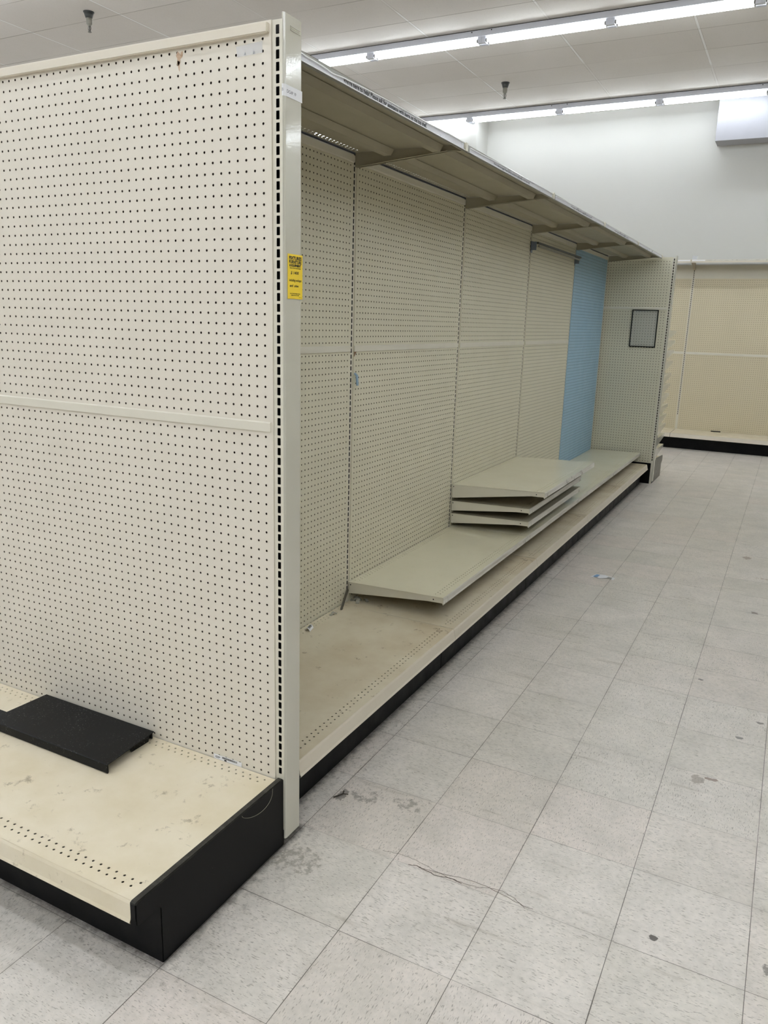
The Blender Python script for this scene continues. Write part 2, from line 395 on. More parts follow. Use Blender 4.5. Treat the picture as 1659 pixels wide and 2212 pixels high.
# hairline cracks beside a tile seam
ck = MB()
def ribbon(pts, wd, z=.0006):
    for (a, b2) in zip(pts[:-1], pts[1:]):
        d_ = Vector((b2[0]-a[0], b2[1]-a[1])); L = d_.length or 1; nx, ny = -d_.y/L*wd/2, d_.x/L*wd/2
        ck.quad((a[0]+nx, a[1]+ny, z), (a[0]-nx, a[1]-ny, z), (b2[0]-nx, b2[1]-ny, z), (b2[0]+nx, b2[1]+ny, z))
def wob(x0, x1, f, n=26, j=.0022):
    return [(x0+(x1-x0)*i/n, .1066+f(i/n)+random.uniform(-j, j)) for i in range(n+1)]
ribbon(wob(.31, .60, lambda t: .018+.012*math.sin(t*6)), .0011)
ribbon(wob(.43, .76, lambda t: .006+.022*math.sin(t*math.pi)**2), .0013)
ribbon(wob(.60, .74, lambda t: .03*math.sin(t*math.pi*.9+.3)), .0012)
ribbon(wob(.40, .56, lambda t: .003+.004*math.sin(t*9), 14, .003), .0022)
o = ck.build('crack', NT('dark_crack_line').fin(srgb(86, 74, 64), .8)); o.parent = floor; o['label'] = 'thin dark wavy crack along a tile seam'

# ---------------- fluorescent rows ----------------
def fixture(length, n_bays, name='fluorescent_fixture'):
    root = empty(name)
    hb = MB(); prof = [(.056, .058), (.07, .0), (-.07, .0), (-.056, .058)]
    hb.prism(prof, lambda a, b_: (.001, a, -.066+b_), lambda a, b_: (length-.001, a, -.066+b_))
    hs = hb.build('housing', M['housing'], root)
    MB().box(.001, length-.001, -.046, .046, -.008, 0).build('gap_shade_strip', M['dark'], root)  # dark strip standing for the shadow gap between housing and ceiling
    for x in (.10, length-.10): MB().cyl((x, -.061, -.02), (x, -.058, -.02), .006, .006, 8).build('screw', M['dark'], hs)
    bay = length/n_bays
    tm = MB().cyl((.053, 0, 0), (bay-.053, 0, 0), .0175, n=10).mesh('tube', M['tube'], False)
    em = MB().cyl((.040, 0, 0), (.053, 0, 0), .0178, n=10).mesh('tube_end_cap', M['chrome'])
    em2 = MB().cyl((bay-.053, 0, 0), (bay-.040, 0, 0), .0178, n=10).mesh('tube_end_cap', M['chrome'])
    def holder(sg):
        a, b_ = sorted((0.0006*sg, .040*sg))
        return MB().box(a, b_, -.052, -.012, -.118, -.066).box(a, b_, .012, .052, -.115, -.066).box(a, b_, -.05, .05, -.080, -.064).mesh('lampholder', M['housing'])
    lp, lq = holder(1), holder(-1)
    for k in range(n_bays):
        for yy in (-.032, .032):
            t = link('tube', tm, root, (k*bay, yy, -.094)); link('tube_end_cap', em, t); link('tube_end_cap', em2, t)
        link('lampholder', lp, root, (k*bay, 0, 0)); link('lampholder', lq, root, ((k+1)*bay, 0, 0))
    return root
FX = -1.92; L8 = 2.4384
rows = [('second row from the back wall', 6.21), ('row nearest the back wall', 8.985)]
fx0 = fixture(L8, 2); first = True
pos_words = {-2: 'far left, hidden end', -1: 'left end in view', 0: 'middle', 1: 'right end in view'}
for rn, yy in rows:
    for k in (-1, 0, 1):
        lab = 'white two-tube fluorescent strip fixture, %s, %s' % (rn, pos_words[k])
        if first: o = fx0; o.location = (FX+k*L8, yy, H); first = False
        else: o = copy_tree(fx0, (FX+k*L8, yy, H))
        tag(o, lab, 'ceiling light', 'fluorescent strip fixtures in ceiling rows')
def longrow(x0, x1, yy, n, lab):
    root = empty('fluorescent_fixture', (x0, yy, H), lab, 'ceiling light', 'fluorescent strip fixtures in ceiling rows')
    Ln = x1-x0
    MB().prism([(.056, .058), (.07, .0), (-.07, .0), (-.056, .058)], lambda a, b_: (0, a, -.066+b_), lambda a, b_: (Ln, a, -.066+b_)).build('housing', M['housing'], root)
    MB().box(0, Ln, -.046, .046, -.008, 0).build('gap_shade_strip', M['dark'], root)  # same dark strip for the shadow line at the ceiling
    for s_ in (-.032, .032):
        MB().cyl((.03, s_, -.094), (Ln-.03, s_, -.094), .0175, n=8).build('tube', M['tube'], root)
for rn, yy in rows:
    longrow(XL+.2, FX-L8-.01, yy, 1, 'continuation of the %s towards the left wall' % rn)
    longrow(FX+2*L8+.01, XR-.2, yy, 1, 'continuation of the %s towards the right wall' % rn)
for i, yy in enumerate((3.435, .95, -.9, -2.75, -4.6, -6.45)):  # unseen rows added, packed closer together to brighten the near end
    longrow(XL+.2, XR-.2, yy, 1, 'unseen long fluorescent row spaced for extra light, the %s one towards the front of the store' % ('third', 'fourth', 'fifth', 'sixth', 'seventh', 'eighth')[i])

# ---------------- sprinklers ----------------
def sprinkler(loc, label):
    r = empty('sprinkler_head', loc, label, 'sprinkler', 'ceiling sprinkler heads')
    MB().cyl((0,0,0), (0,0,-.006), .05, .05, 20).cyl((0,0,-.006), (0,0,-.055), .046, .030, 20).build('escutcheon', M['darkbar'], r, True)
    MB().cyl((0,0,-.055), (0,0,-.105), .028, .026, 16).cyl((0,0,-.105), (0,0,-.118), .02, .014, 12).build('body', M['grey'], r, True)
    f = MB().tube([(-.012,0,-.118), (-.018,0,-.14), (-.008,0,-.165)], .003).tube([(.012,0,-.118), (.018,0,-.14), (.008,0,-.165)], .003).cyl((0,0,-.118), (0,0,-.168), .006, .006, 8)
    f.build('frame_arms', M['chrome'], r)
    MB().cyl((0,0,-.168), (0,0,-.172), .017, .017, 14).build('deflector', M['chrome'], r)
    return r
sprinkler((-5.16, 4.33, H), 'dark sprinkler head hanging from the ceiling above the near pegboard end')
sprinkler((-2.27, 7.86, H), 'dark sprinkler head hanging from the ceiling between the two lamp rows')

# ---------------- pegboard meshes ----------------
PZ = 2.102; PI_ = .0254
def peg_mesh(name, mat, z0, z1, a0, a1, skip=(), r=.0033, depth=.005):
    """face in local (a, z); faces +n ; map (a,b,d)->(d, a, b)  (normal +X, a along Y)"""
    s = Sheet(lambda a, b_, d_: (d_, a, b_), depth)
    cols = [.0381+i*PI_ for i in range(46)]
    ks = [k for k in range(0, 76) if z0+.006 < PZ-k*PI_ < z1-.006 and k not in skip]
    zs = sorted(PZ-k*PI_ for k in ks); p = PI_/2; cur = z0
    for z in zs:
        if z-p > cur+1e-5: s.rect(a0, a1, cur, z-p); cur = z-p
        top = min(z+p, z1); s.row(a0, a1, max(cur, z-p), top, cols, r=r, cy=z); cur = top
    s.rect(a0, a1, cur, z1); s.edge(a0, a1, z0, z1, .006)
    return s.mb().mesh(name, mat)
W4 = 1.2192; A0, A1 = .0155, W4-.0155
UPm = peg_mesh('upper_panel', M['peg'], 1.3635, 2.145, A0, A1)
LOm = peg_mesh('lower_panel', M['peg'], .165, 1.3635, A0, A1, (29,))
BLm = peg_mesh('upper_panel', M['blue'], .165, 2.145, A0, A1)

def slot_mesh(name, mat, hw=.0152, z0=0., z1=2.138, pitch=.0254, zt=2.118, depth=.003):
    s = Sheet(lambda a, b_, d_: (d_, a, b_), depth)
    zs = sorted([zt-k*pitch for k in range(75) if zt-k*pitch > z0+.22]); p = pitch/2; cur = z0
    for z in zs:
        if z-p > cur+1e-5: s.rect(-hw, hw, cur, z-p); cur = z-p
        s.row(-hw, hw, cur, min(z+p, z1), [0.], rect=(.0045, .0092), cy=z); cur = min(z+p, z1)
    s.rect(-hw, hw, cur, z1)
    m_ = s.mb(); n0 = len(m_.f)
    m_.box(-.055, -.0035, -hw, -hw+.002, z0, z1); m_.box(-.055, -.0035, hw-.002, hw, z0, z1); m_.box(-.057, -.055, -hw, hw, z0, z1)
    m_.walls = list(m_.walls)+list(range(n0, len(m_.f))); m_.alt = M['dark']  # upright lining coloured near-black for the shade behind the slots
    return m_.mesh(name, mat)
UPR = slot_mesh('upright', M['almond'])

def rail_mb(y0, y1, z0, z1, t=.0045):
    return MB().prism([(0, z0), (t*.8, z0), (t, z0+.002), (t, z1-.003), (t*.6, z1), (0, z1)], lambda a, b_: (a, y0, b_), lambda a, b_: (a, y1, b_))

# one 4 ft section of the long run; local: panel face x=0, y 0..1.2192
XP = -.547; Y0 = .165
KX = (-.034)-XP
def section(n, label, blue=False):
    root = empty('gondola_section', (XP, Y0+n*W4, 0), label, 'shelving unit', 'sections of the long aisle shelving run')
    if blue: o = link('upper_panel', BLm, root); o.name = 'back_panel'; o['label'] = 'pale blue full height pegboard panel'
    else:
        link('upper_panel', UPm, root); link('lower_panel', LOm, root)
        rail_mb(A0+.002, A1-.002, 1.3515, 1.3775).build('center_rail', M['crail'], root)
    if n == 0: link('upright', UPR, root, (-.004, 0, 0))
    link('upright', UPR, root, (-.004, W4, 0))
    MB().box(-.07, -.064, .004, W4-.004, .12, 2.14).build('light_stop_board', M['hard'], root)  # solid dark sheet added behind the holes to stop light leaks
    MB().box(-.07, -.0005, .0, W4, 2.1475, 2.162).build('dark_gap_filler', M['dark'], root)  # dark box added to block light and blacken the canopy gap
    MB().prism([(-.055, 2.112), (.006, 2.114), (.008, 2.118), (.008, 2.140), (.0, 2.147), (-.055, 2.147)], lambda a, b_: (a, .017, b_), lambda a, b_: (a, W4-.017, b_)).build('top_rail', M['almond'], root)
    ya = (.12-Y0 if n == 0 else -.055); yb = W4-.055-.0015 if n < 4 else W4-.03
    MB().box(KX-.012, KX, ya, yb, .0, .162).build('kick_plate', M['blackmetal'], root, bevel=.0015)
    MB().box(-.05, KX-.012, W4-.012, W4-.008, .01, .165).build('base_bracket', M['blackmetal'], root)
    return root
secs = [(0, 'nearest pegboard section of the long run, directly behind the near end'),
        (1, 'second pegboard section of the long run, behind the lone empty shelf'),
        (2, 'third pegboard section of the long run, behind the stacked shelves'),
        (3, 'fourth beige section of the long run, with a dark bar near its top'),
        (4, 'farthest section of the long run, with a pale blue back panel')]
SEC = [section(n, lab, n == 4) for n, lab in secs]

# ---------------- shelves ----------------
def shelf_plate(name, mat, depth, width, z=0., holes_front=True, rear0=.014, lip=None):
    """local: rear edge x=0, front x=depth, y 0..width, top at z"""
    s = Sheet(lambda a, b_, d_: (b_, a, z+d_), .0016 if holes_front else .0006)
    P = .0254; n = int((width-.03)//P); st = (width-(n-1)*P)/2
    c0 = [st+i*P for i in range(n)]; c1 = [st+P/2+i*P for i in range(n-1)]
    s.row(0, width, rear0-.006, rear0+.010, c0, r=.0031 if holes_front else .0044, cy=rear0+.003)
    s.row(0, width, rear0+.010, rear0+.026, c1, r=.0031 if holes_front else .0044, cy=rear0+.019)
    s.rect(0, width, 0, rear0-.006); cur = rear0+.026
    if holes_front:
        f = depth-.052; s.rect(0, width, cur, f-.008)
        s.row(0, width, f-.008, f+.009, c0, r=.0036, cy=f)
        s.row(0, width, f+.009, f+.028, c1, r=.0036, cy=f+.018); cur = f+.028
    s.rect(0, width, cur, depth)
    return s.mb()
def lip_mb(depth, width, z, prof):
    n = len(prof); mb = MB()
    o_ = [(a, b_) for a, b_ in prof]; i_ = [(a-.0022, b_-.0016) for a, b_ in reversed(prof)]
    return mb.prism(o_+i_, lambda a, b_: (depth+a, 0, z+b_), lambda a, b_: (depth+a, width, z+b_))
LIP = [(-.002, 0), (.001, -.0015), (.0025, -.006), (.0015, -.024), (.003, -.030), (.0005, -.034)]
LIPB = [(-.004, 0), (.001, -.002), (.004, -.008), (.011, -.040), (.015, -.047), (.012, -.051)]
def bracket_mb(depth, y, rear_h, front_h, z, sgn, nose=.03):
    mb = MB(); t = .0022
    prof = [(.001, z-.001), (.001, z-rear_h), (.012, z-rear_h), (depth-.075, z-front_h), (depth-.006, z-front_h), (depth-.003, z-front_h-.008), (depth+.001, z-front_h-.006), (depth-.0005, z-.004), (depth-.002, z-.001)]
    mb.prism(prof, lambda a, b_: (a, y, b_), lambda a, b_: (a, y+t*sgn, b_))
    mb.prism([(.012, z-rear_h), (.012, z-rear_h+.0015), (depth-.075, z-front_h+.0015), (depth-.075, z-front_h)], lambda a, b_: (a, y, b_), lambda a, b_: (a, y+.012*sgn, b_))
    return mb
def hooks_mb(y, z, rear_h):
    mb = MB()
    for q in (.012, rear_h-.014): mb.cyl((depthless-.0, y-.0008, z-q), (depthless, y+.0002, z-q), .0035, .0035, 8)
    return mb
def metal_shelf(name, depth, width, rear_h, front_h, mat, label, group, loc, tilt=0., ribs=False, cat='shelf', lipprof=LIP, hf=True, topz=0.):
    root = empty(name, loc, label, cat, group); root.rotation_euler = (0, -tilt, 0)
    shelf_plate('shelf_plate', mat, depth, width, topz, hf).build('shelf_plate', mat, root)
    lip_mb(depth, width, topz, lipprof).build('front_lip', M['lip'] if not ribs else M['grey'], root)  # canopy lip greyed to give the dark gap above its strip
    for y, sg in ((.002, 1), (width-.002, -1)):
        b_ = bracket_mb(depth, y, rear_h, front_h, topz, sg).build('bracket', M['almond'] if not ribs else M['under'], root)
        bo = MB()
        for (qx, qz) in ((.010, -.013), (depth-.048, -front_h*.55)):
            bo.cyl((qx, y-.0006*sg, topz+qz), (qx, y+.0004*sg, topz+qz), .0032, .0032, 8)
        bo.build('bolt_hole', M['dark'], b_)
    if not ribs:
        MB().box(depth-.066, depth-.002, .004, width-.004, topz-.020, topz-.018).box(depth-.066, depth-.064, .004, width-.004, topz-.018, topz-.002).build('front_channel', M['dark'], root)  # dark channel added beneath so the front holes read black
    if ribs or True:
        rb = MB()
        for xc in (depth*.32, depth*.76):
            rb.prism([(xc-.03, topz-.002), (xc-.016, topz-.024), (xc+.016, topz-.024), (xc+.03, topz-.002)], lambda a, b_: (a, .016, b_), lambda a, b_: (a, width-.016, b_))
        rb.build('stiffener', M['under'], root)
    return root
D19 = .483
# shelves on the second level, over the base deck
names2 = ['lone empty almond shelf nearest the camera, above the base deck', 'long low shelf lying under the stack of three shelves',
          'low shelf beyond the stack, in front of the fourth section', 'farthest low shelf, in front of the blue panel']
s0 = metal_shelf('metal_shelf', D19, W4-.006, .055, .027, M['shelf'], names2[0], 'shelves one level above the base deck', (XP+.002, Y0+W4+.003, .293), .028)
for i in (1, 2, 3):
    copy_tree(s0, (XP+.002, Y0+(1+i)*W4+.003, .293), label=names2[i])
# stack of three in the third section
gs = 'three shelves stacked in the third section'
metal_shelf('metal_shelf', .565, W4-.008, .082, .028, M['shelf'], 'deepest and topmost shelf of the stack of three, clean glossy top', gs, (XP+.002, Y0+2*W4+.004, .552), .034)
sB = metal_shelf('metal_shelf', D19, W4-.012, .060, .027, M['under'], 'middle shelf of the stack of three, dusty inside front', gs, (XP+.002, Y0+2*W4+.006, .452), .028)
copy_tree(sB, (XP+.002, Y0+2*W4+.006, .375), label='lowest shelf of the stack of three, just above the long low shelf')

# base decks of the run
def base_deck(depth, width, mat, label, group, loc, zt, rz=0, y0=0.):
    root = empty('base_deck', loc, label, 'base shelf', group, rz)
    shelf_plate('deck_plate', mat, depth, width, zt).build('deck_plate', mat, root)
    lip_mb(depth, width, zt, LIPB).build('front_lip', M['rail'], root)
    MB().box(depth-.066, depth-.001, .002, width-.002, zt-.034, zt-.031).box(depth-.066, depth-.064, .002, width-.002, zt-.031, zt-.002).build('front_channel', M['dark'], root)  # closes the deck front in near-black, added to darken its holes
    MB().prism([(.0, zt-.002), (.0, zt-.035), (depth, zt-.035), (depth+.002, zt-.012), (depth, zt-.002)], lambda a, b_: (a, .001, b_), lambda a, b_: (a, .003, b_)).build('end_flange', M['almond'], root)
    return root
DD = .022-XP-.008
bl = ['nearest base deck, bare and scuffed, right behind the white end trim', 'second base deck, shaded by the lone empty shelf', 'third base deck, below the stack of shelves',
      'fourth base deck along the kick plate', 'farthest base deck, ending at the far pegboard end']
g = 'base decks of the long shelving run'
y_st = .118
base_deck(DD, Y0+W4-y_st-.06, M['deckfloor'], bl[0], g, (XP+.004, y_st, 0), .2)
d1 = base_deck(DD, W4-.003, M['deckfloor'], bl[1], g, (XP+.004, Y0+W4-.058, 0), .2)
for i in (2, 3): copy_tree(d1, (XP+.004, Y0+i*W4-.058, 0), label=bl[i])
base_deck(DD, W4+.02, M['deckfloor'], bl[4], g, (XP+.004, Y0+4*W4-.058, 0), .2)

# canopy shelves
CZ = 2.1545
LIPC = [(-.002, 0), (.0, -.001), (.0005, -.024), (.005, -.026), (.005, -.0285), (-.001, -.0285)]
cl = ['nearest canopy shelf, carrying the printed help message', 'second canopy shelf, with the bent strip start', 'third canopy shelf along the run',
      'fourth canopy shelf along the run', 'farthest canopy shelf, meeting the far end panel']
def canopy(i):
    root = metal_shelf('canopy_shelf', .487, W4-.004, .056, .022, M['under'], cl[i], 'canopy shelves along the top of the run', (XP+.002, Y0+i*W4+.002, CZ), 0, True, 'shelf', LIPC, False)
    wd = W4-.004
    # price strip: white insert with a warped clear cover; its highlights are a white tube
    random.seed(31+i)
    N = 90; top = []; amp = [1., .6, .35, .2, .12][i]
    for k in range(N+1):
        t = k/N; y = .028+(wd-.056)*t
        z = -.0065-.004*amp*(math.sin(t*math.pi*1.5+.6+i)+.5*math.sin(t*11+i))-(.004*amp*math.exp(-((t-.17)/.03)**2) if i == 0 else 0)
        top.append((y, max(-.019, min(-.002, z))))
    x = .4895
    ins = MB()
    for (ya, za), (yb, zb) in zip(top[:-1], top[1:]):
        ins.quad((x, ya, -.0235), (x, yb, -.0235), (x, yb, zb), (x, ya, za))
    st = ins.build('label_strip', M['strip'], root)
    cv = MB(); r_ = .0019
    cv.tube([(x+.003, y, z) for y, z in top], r_, 5)
    cv.build('cover_glint', M['brightwhite'], st)
    lo = MB().box(x+.0005, x+.005, .02, wd-.02, -.0275, -.0258)
    lo.build('channel_edge', M['white'], root)
    jn = MB().box(x-.004, x+.006, wd-.018, wd+.002, -.028, .002)
    jn.build('joint_clip', M['almond'], root, bevel=.001)
    return root, st
cans = [canopy(i) for i in range(5)]

# ---------------- lettering ----------------
def text_bm(bm, s, size, mat4, bold=0., sx=1., align='LEFT', shear=0.):
    cu = bpy.data.curves.new('txt', 'FONT'); cu.body = s; cu.size = size; cu.offset = bold; cu.align_x = align; cu.shear = shear
    cu.resolution_u = 2
    ob = bpy.data.objects.new('txt', cu); C.objects.link(ob)
    dg = bpy.context.evaluated_depsgraph_get(); dg.update()
    me = bpy.data.meshes.new_from_object(ob.evaluated_get(dg))
    me.transform(mat4 @ Matrix.Diagonal((sx, 1, 1, 1)))
    bm.from_mesh(me); bpy.data.meshes.remove(me); bpy.data.objects.remove(ob); bpy.data.curves.remove(cu)
def text_len(s, size, bold=0.):
    cu = bpy.data.curves.new('txt', 'FONT'); cu.body = s; cu.size = size; cu.offset = bold
    ob = bpy.data.objects.new('txt', cu); C.objects.link(ob); bpy.context.view_layer.update(); d_ = ob.dimensions.x
    bpy.data.objects.remove(ob); bpy.data.curves.remove(cu); return d_
def bm_obj(bm, name, mat, parent):
    me = bpy.data.meshes.new(name); bm.to_mesh(me); bm.free(); me.materials.append(mat); return link(name, me, parent)
def face_px(x, y, z):   # text plane facing +X : text right -> +Y, up -> +Z
    return Matrix(((0, 0, 1, x), (1, 0, 0, y), (0, 1, 0, z), (0, 0, 0, 1)))
def face_ny(x, y, z):   # facing -Y : right -> +X, up -> +Z
    return Matrix(((1, 0, 0, x), (0, 0, -1, y), (0, 1, 0, z), (0, 0, 0, 1)))
def face_up(x, y, z, a=0):
    return Matrix.Translation((x, y, z)) @ Matrix.Rotation(a, 4, 'Z')
MSG = "We're here to help! Please ask for assistance with items on the top shelf."
bm = bmesh.new(); sz = .0175; ln = text_len(MSG, sz, .0004)
st = cans[0][1]
text_bm(bm, MSG, sz, face_px(.4903, .452-Y0-.002, -.0212), .0004, .562/ln)
bm_obj(bm, 'lettering', M['blacktext'], st)
for i, (ya) in ((1, .3), (2, .35), (3, .3)):
    bm = bmesh.new(); ln = text_len(MSG, .012, .0002)
    text_bm(bm, MSG, .012, face_px(.4903, ya, -.0195), .0002, .5/ln)
    bm_obj(bm, 'lettering', M['greyink'], cans[i][1])

# ---------------- near end unit ----------------
EX1 = .0375; EX0 = EX1-W4
end = empty('gondola_end_unit', (0, 0, 0), 'large near pegboard end unit with black side cover and slotted upright', 'shelving unit', 'pegboard end units of the shelving')
def ny_map(me, name, parent, ox, oy, keep=True):
    """turn a (+X facing, a along Y) panel into one facing -Y with a along +X"""
    o = link(name, me, parent, (ox, oy, 0)); o.rotation_euler = (0, 0, -math.pi/2)
    return o
# panel local a -> -Y after... use explicit meshes instead
def peg_mesh_ny(name, mat, z0, z1, a0, a1, skip=(), r=.0032):
    s = Sheet(lambda a, b_, d_: (a, -d_, b_), .005)
    cols = [.0381+i*PI_ for i in range(46)]
    cols = [-.0006+EX0+c_ for c_ in cols]
    ks = [k for k in range(0, 76) if z0+.006 < PZ-k*PI_ < z1-.006 and k not in skip]
    zs = sorted(PZ-k*PI_ for k in ks); p = PI_/2; cur = z0
    for z in zs:
        if z-p > cur+1e-5: s.rect(a0, a1, cur, z-p); cur = z-p
        top = min(z+p, z1); s.row(a0, a1, max(cur, z-p), top, cols, r=r, cy=z); cur = top
    s.rect(a0, a1, cur, z1); s.edge(a0, a1, z0, z1, .006)
    return s.mb().mesh(name, mat)
EA0, EA1 = EX0+.0155, EX1-.0155
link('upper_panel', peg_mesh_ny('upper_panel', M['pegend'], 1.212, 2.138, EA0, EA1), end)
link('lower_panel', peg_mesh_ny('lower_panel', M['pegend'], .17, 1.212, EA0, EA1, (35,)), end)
def slot_ny(name, xc, hw=.0152, z0=.0, z1=2.138, y=.0035, parent=None):
    s = Sheet(lambda a, b_, d_: (xc+a, y-d_, b_), .003)
    zs = sorted([2.118-k*.0254 for k in range(75)]); p = .0127; cur = z0
    for z in zs:
        if z-p > cur+1e-5: s.rect(-hw, hw, cur, z-p); cur = z-p
        s.row(-hw, hw, cur, min(z+p, z1), [0.], rect=(.0048, .0096), cy=z); cur = min(z+p, z1)
    s.rect(-hw, hw, cur, z1); m_ = s.mb(); n0 = len(m_.f)
    m_.box(xc-hw, xc-hw+.002, y+.0005, .07, z0, z1); m_.box(xc+hw-.002, xc+hw, y+.0005, .07, z0, z1); m_.box(xc-hw, xc+hw, .07, .072, z0, z1)
    m_.walls = list(m_.walls)+list(range(n0, len(m_.f))); m_.alt = M['dark']  # inside of the tube gets the same painted slot shade
    return m_.build(name, M['almond'], parent)
slot_ny('upright', EX1, z0=.05, parent=end); slot_ny('upright', EX0, parent=end)
def rail_ny(x0, x1, z0, z1, t, parent, name, mat, y=0.):
    MB().prism([(0, z0), (t*.8, z0), (t, z0+.002), (t, z1-.003), (t*.5, z1), (0, z1)], lambda a, b_: (x0, y-a, b_), lambda a, b_: (x1, y-a, b_)).build(name, mat, parent)
rail_ny(EA0, EA1-.006, 1.2005, 1.2265, .0045, end, 'center_rail', M['crail'])
MB().box(EA0, EA1-.004, -.011, .07, 2.1105, 2.132).build('top_rail', M['rail'], end, bevel=.002)
MB().box(EX0, EX1, .074, .080, .02, 2.13).build('light_stop_board', M['hard'], end)  # dark sheet added to keep light out of the pegboard holes
# white end trim on the right edge
tr = MB(); xf = .0555
prof = [(.0505, .012), (.0515, .010), (.0545, .010), (xf, .012), (xf, .074), (.0535, .0765), (.0515, .0765), (.0535, .074), (.0535, .013), (.0505, .013)]
tr.prism([(.0490, .0030), (.0528, .0030), (xf-.0002, .0070), (xf, .0105), (xf, .0735), (.0535, .0755), (.0497, .0755)], lambda a, b_: (a, b_, .022), lambda a, b_: (a, b_, 2.152))
trim = tr.build('end_trim', M['trim'], end, bevel=.0012)
bb = MB()
bb.box(xf-.001, xf+.0012, .028, .068, 2.121, 2.1225); bb.box(xf-.001, xf+.0012, .028, .068, 2.129, 2.1305)
bb.box(xf-.001, xf+.0012, .028, .0295, 2.121, 2.1305)
for q in range(6): bb.box(xf-.001, xf+.0008, .034+q*.0055, .0375+q*.0055, 2.1242, 2.1272)
bb.build('embossed_mark', M['trim'], trim)
# kick and black side cover
kz = .158
MB().box(EX0+.01, .0449, -.4865, -.477, 0, .165).build('kick_plate', M['blackmetal'], end)
MB().box(EX0-.003, EX0, -.487, .006, 0, .213).build('side_cover', M['blackcover'], end)
MB().box(EX0, EX1, .0, .004, 0, .17).build('base_light_stop', M['dark'], end)  # unseen panel added to keep light from under the deck holes
sc_ = MB()
prf = [(.006, 0), (.006, .2135), (-.556, .2185), (-.562, .2145), (-.562, .162), (-.556, .157), (-.492, .157), (-.487, .152), (-.487, 0)]
sc_.prism(prf, lambda a, b_: (.0450, a, b_), lambda a, b_: (.0475, a, b_))
sc_.prism([(.006, .2100), (.006, .2135), (-.556, .2185), (-.562, .2145), (-.562, .172), (-.5590, .170), (-.5590, .2135), (-.555, .2150)], lambda a, b_: (.0285, a, b_), lambda a, b_: (.0451, a, b_))
sc_.build('side_cover', M['blackcover'], end, bevel=.0022)
# deck of the near end
shelf = empty('base_deck', (EX0+.01, -.0025, 0), 'wide stained base deck in the foreground, under the near pegboard', 'base shelf')
shelf['group'] = 'base decks of the end units'
def rot_parts(root, depth, width, zt, mat):
    s_ = shelf_plate('deck_plate', mat, depth, width, zt)
    s_.v = [(y, -x, z) for x, y, z in s_.v]; s_.build('deck_plate', mat, root)
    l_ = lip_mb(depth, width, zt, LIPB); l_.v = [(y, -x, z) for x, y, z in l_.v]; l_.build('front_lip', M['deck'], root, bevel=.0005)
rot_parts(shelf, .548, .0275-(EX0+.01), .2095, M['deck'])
MB().box(.002, 1.19, -.547, -.482, .170, .173).build('front_channel', M['dark'], shelf)  # dark plate added so the deck holes don't show lit floor
# glue stain and tape on the pegboard
st_ = MB(); random.seed(5)
pts = []
for k in range(22):
    t = k/22*2*math.pi; rr = (.010+.004*math.sin(3*t)+random.uniform(-.002, .003)); pts.append((-.249+rr*.75*math.cos(t)+.004*math.sin(t), 2.090+rr*1.35*math.sin(t)))
n0 = len(pts)
st_.add([(x, -.0006, z) for x, z in pts], [tuple(range(n0-1, -1, -1))])
st_.add([(-.256, -.0006, 2.085), (-.248, -.0006, 2.083), (-.249, -.0006, 2.060), (-.252, -.0006, 2.064)], [(0, 3, 2, 1)])
st_.build('glue_stain', M['brownstain'], end)
tp = MB().add([(-.0765, -.0012, 2.094), (-.0735, -.0012, 2.0715), (-.0015, -.0012, 2.073), (-.0005, -.0012, 2.0975)], [(0, 1, 2, 3)]).build('tape_patch', M['tape'])
tag(tp, 'translucent whitish tape patch at the top right of the near pegboard', 'tape')
lb = empty('shelf_label', (-.146, -.0015, .2105), 'narrow white barcode strip tucked behind the foreground deck', 'label')
MB().box(-.051, .051, -.0012, 0, 0, .014).build('paper', M['paper'], lb)
bars = MB(); x = -.02; random.seed(3)
while x < .035:
    w_ = random.choice((.0008, .0014, .002)); bars.box(x, x+w_, -.0015, -.0012, .0065, .0125); x += w_+random.choice((.0008, .0012))
bars.box(-.045, -.027, -.0015, -.0012, .008, .0095); bars.box(-.045, -.03, -.0015, -.0012, .0045, .006)
bars.box(-.012, -.004, -.0015, -.0012, .0008, .0055)
bars.build('barcode', M['blacktext'], lb)

# yellow sale tag
yt = empty('sale_tag', (xf+.0008, .047, 1.532), 'bright yellow fixtures sale tag stuck on the white end trim', 'tag')
MB().box(0, .0006, -.032, .032, -.001, .104).build('paper', M['yellow'], yt)
bm = bmesh.new()
def cline(s, z, size, bold, wmax, mat4=face_px, sh=0., y=0.):
    ln = text_len(s, size, bold); k = wmax/ln
    text_bm(bm, s, size, face_px(.0008, y-wmax/2, z), bold, k, 'LEFT', sh)
cline('FIXTURES', .0915, .0105, .0005, .054); cline('FURNITURE', .0825, .0105, .0005, .054); cline('& EQUIPMENT', .0752, .0075, .0005, .050)
cline('Items Sold Individually', .0705, .0036, .00012, .048)
cline('ALL PURCHASES FINAL', .0105, .0032, .0001, .045); cline('REMOVED BY BUYER', .0065, .0032, .0001, .034); cline('0919', .002, .0026, .0, .012, y=.022)
bm_obj(bm, 'printed_lettering', M['blacktext'], yt)
bm = bmesh.new()
cline('$ 1400', .0575, .0095, .00025, .034, sh=.15, y=-.003); cline('including endcaps', .0405, .008, .0002, .052, sh=.25); cline('and  sides', .0275, .008, .0002, .038, sh=.2, y=-.005)
bm_obj(bm, 'handwriting', M['blacktext'], yt)
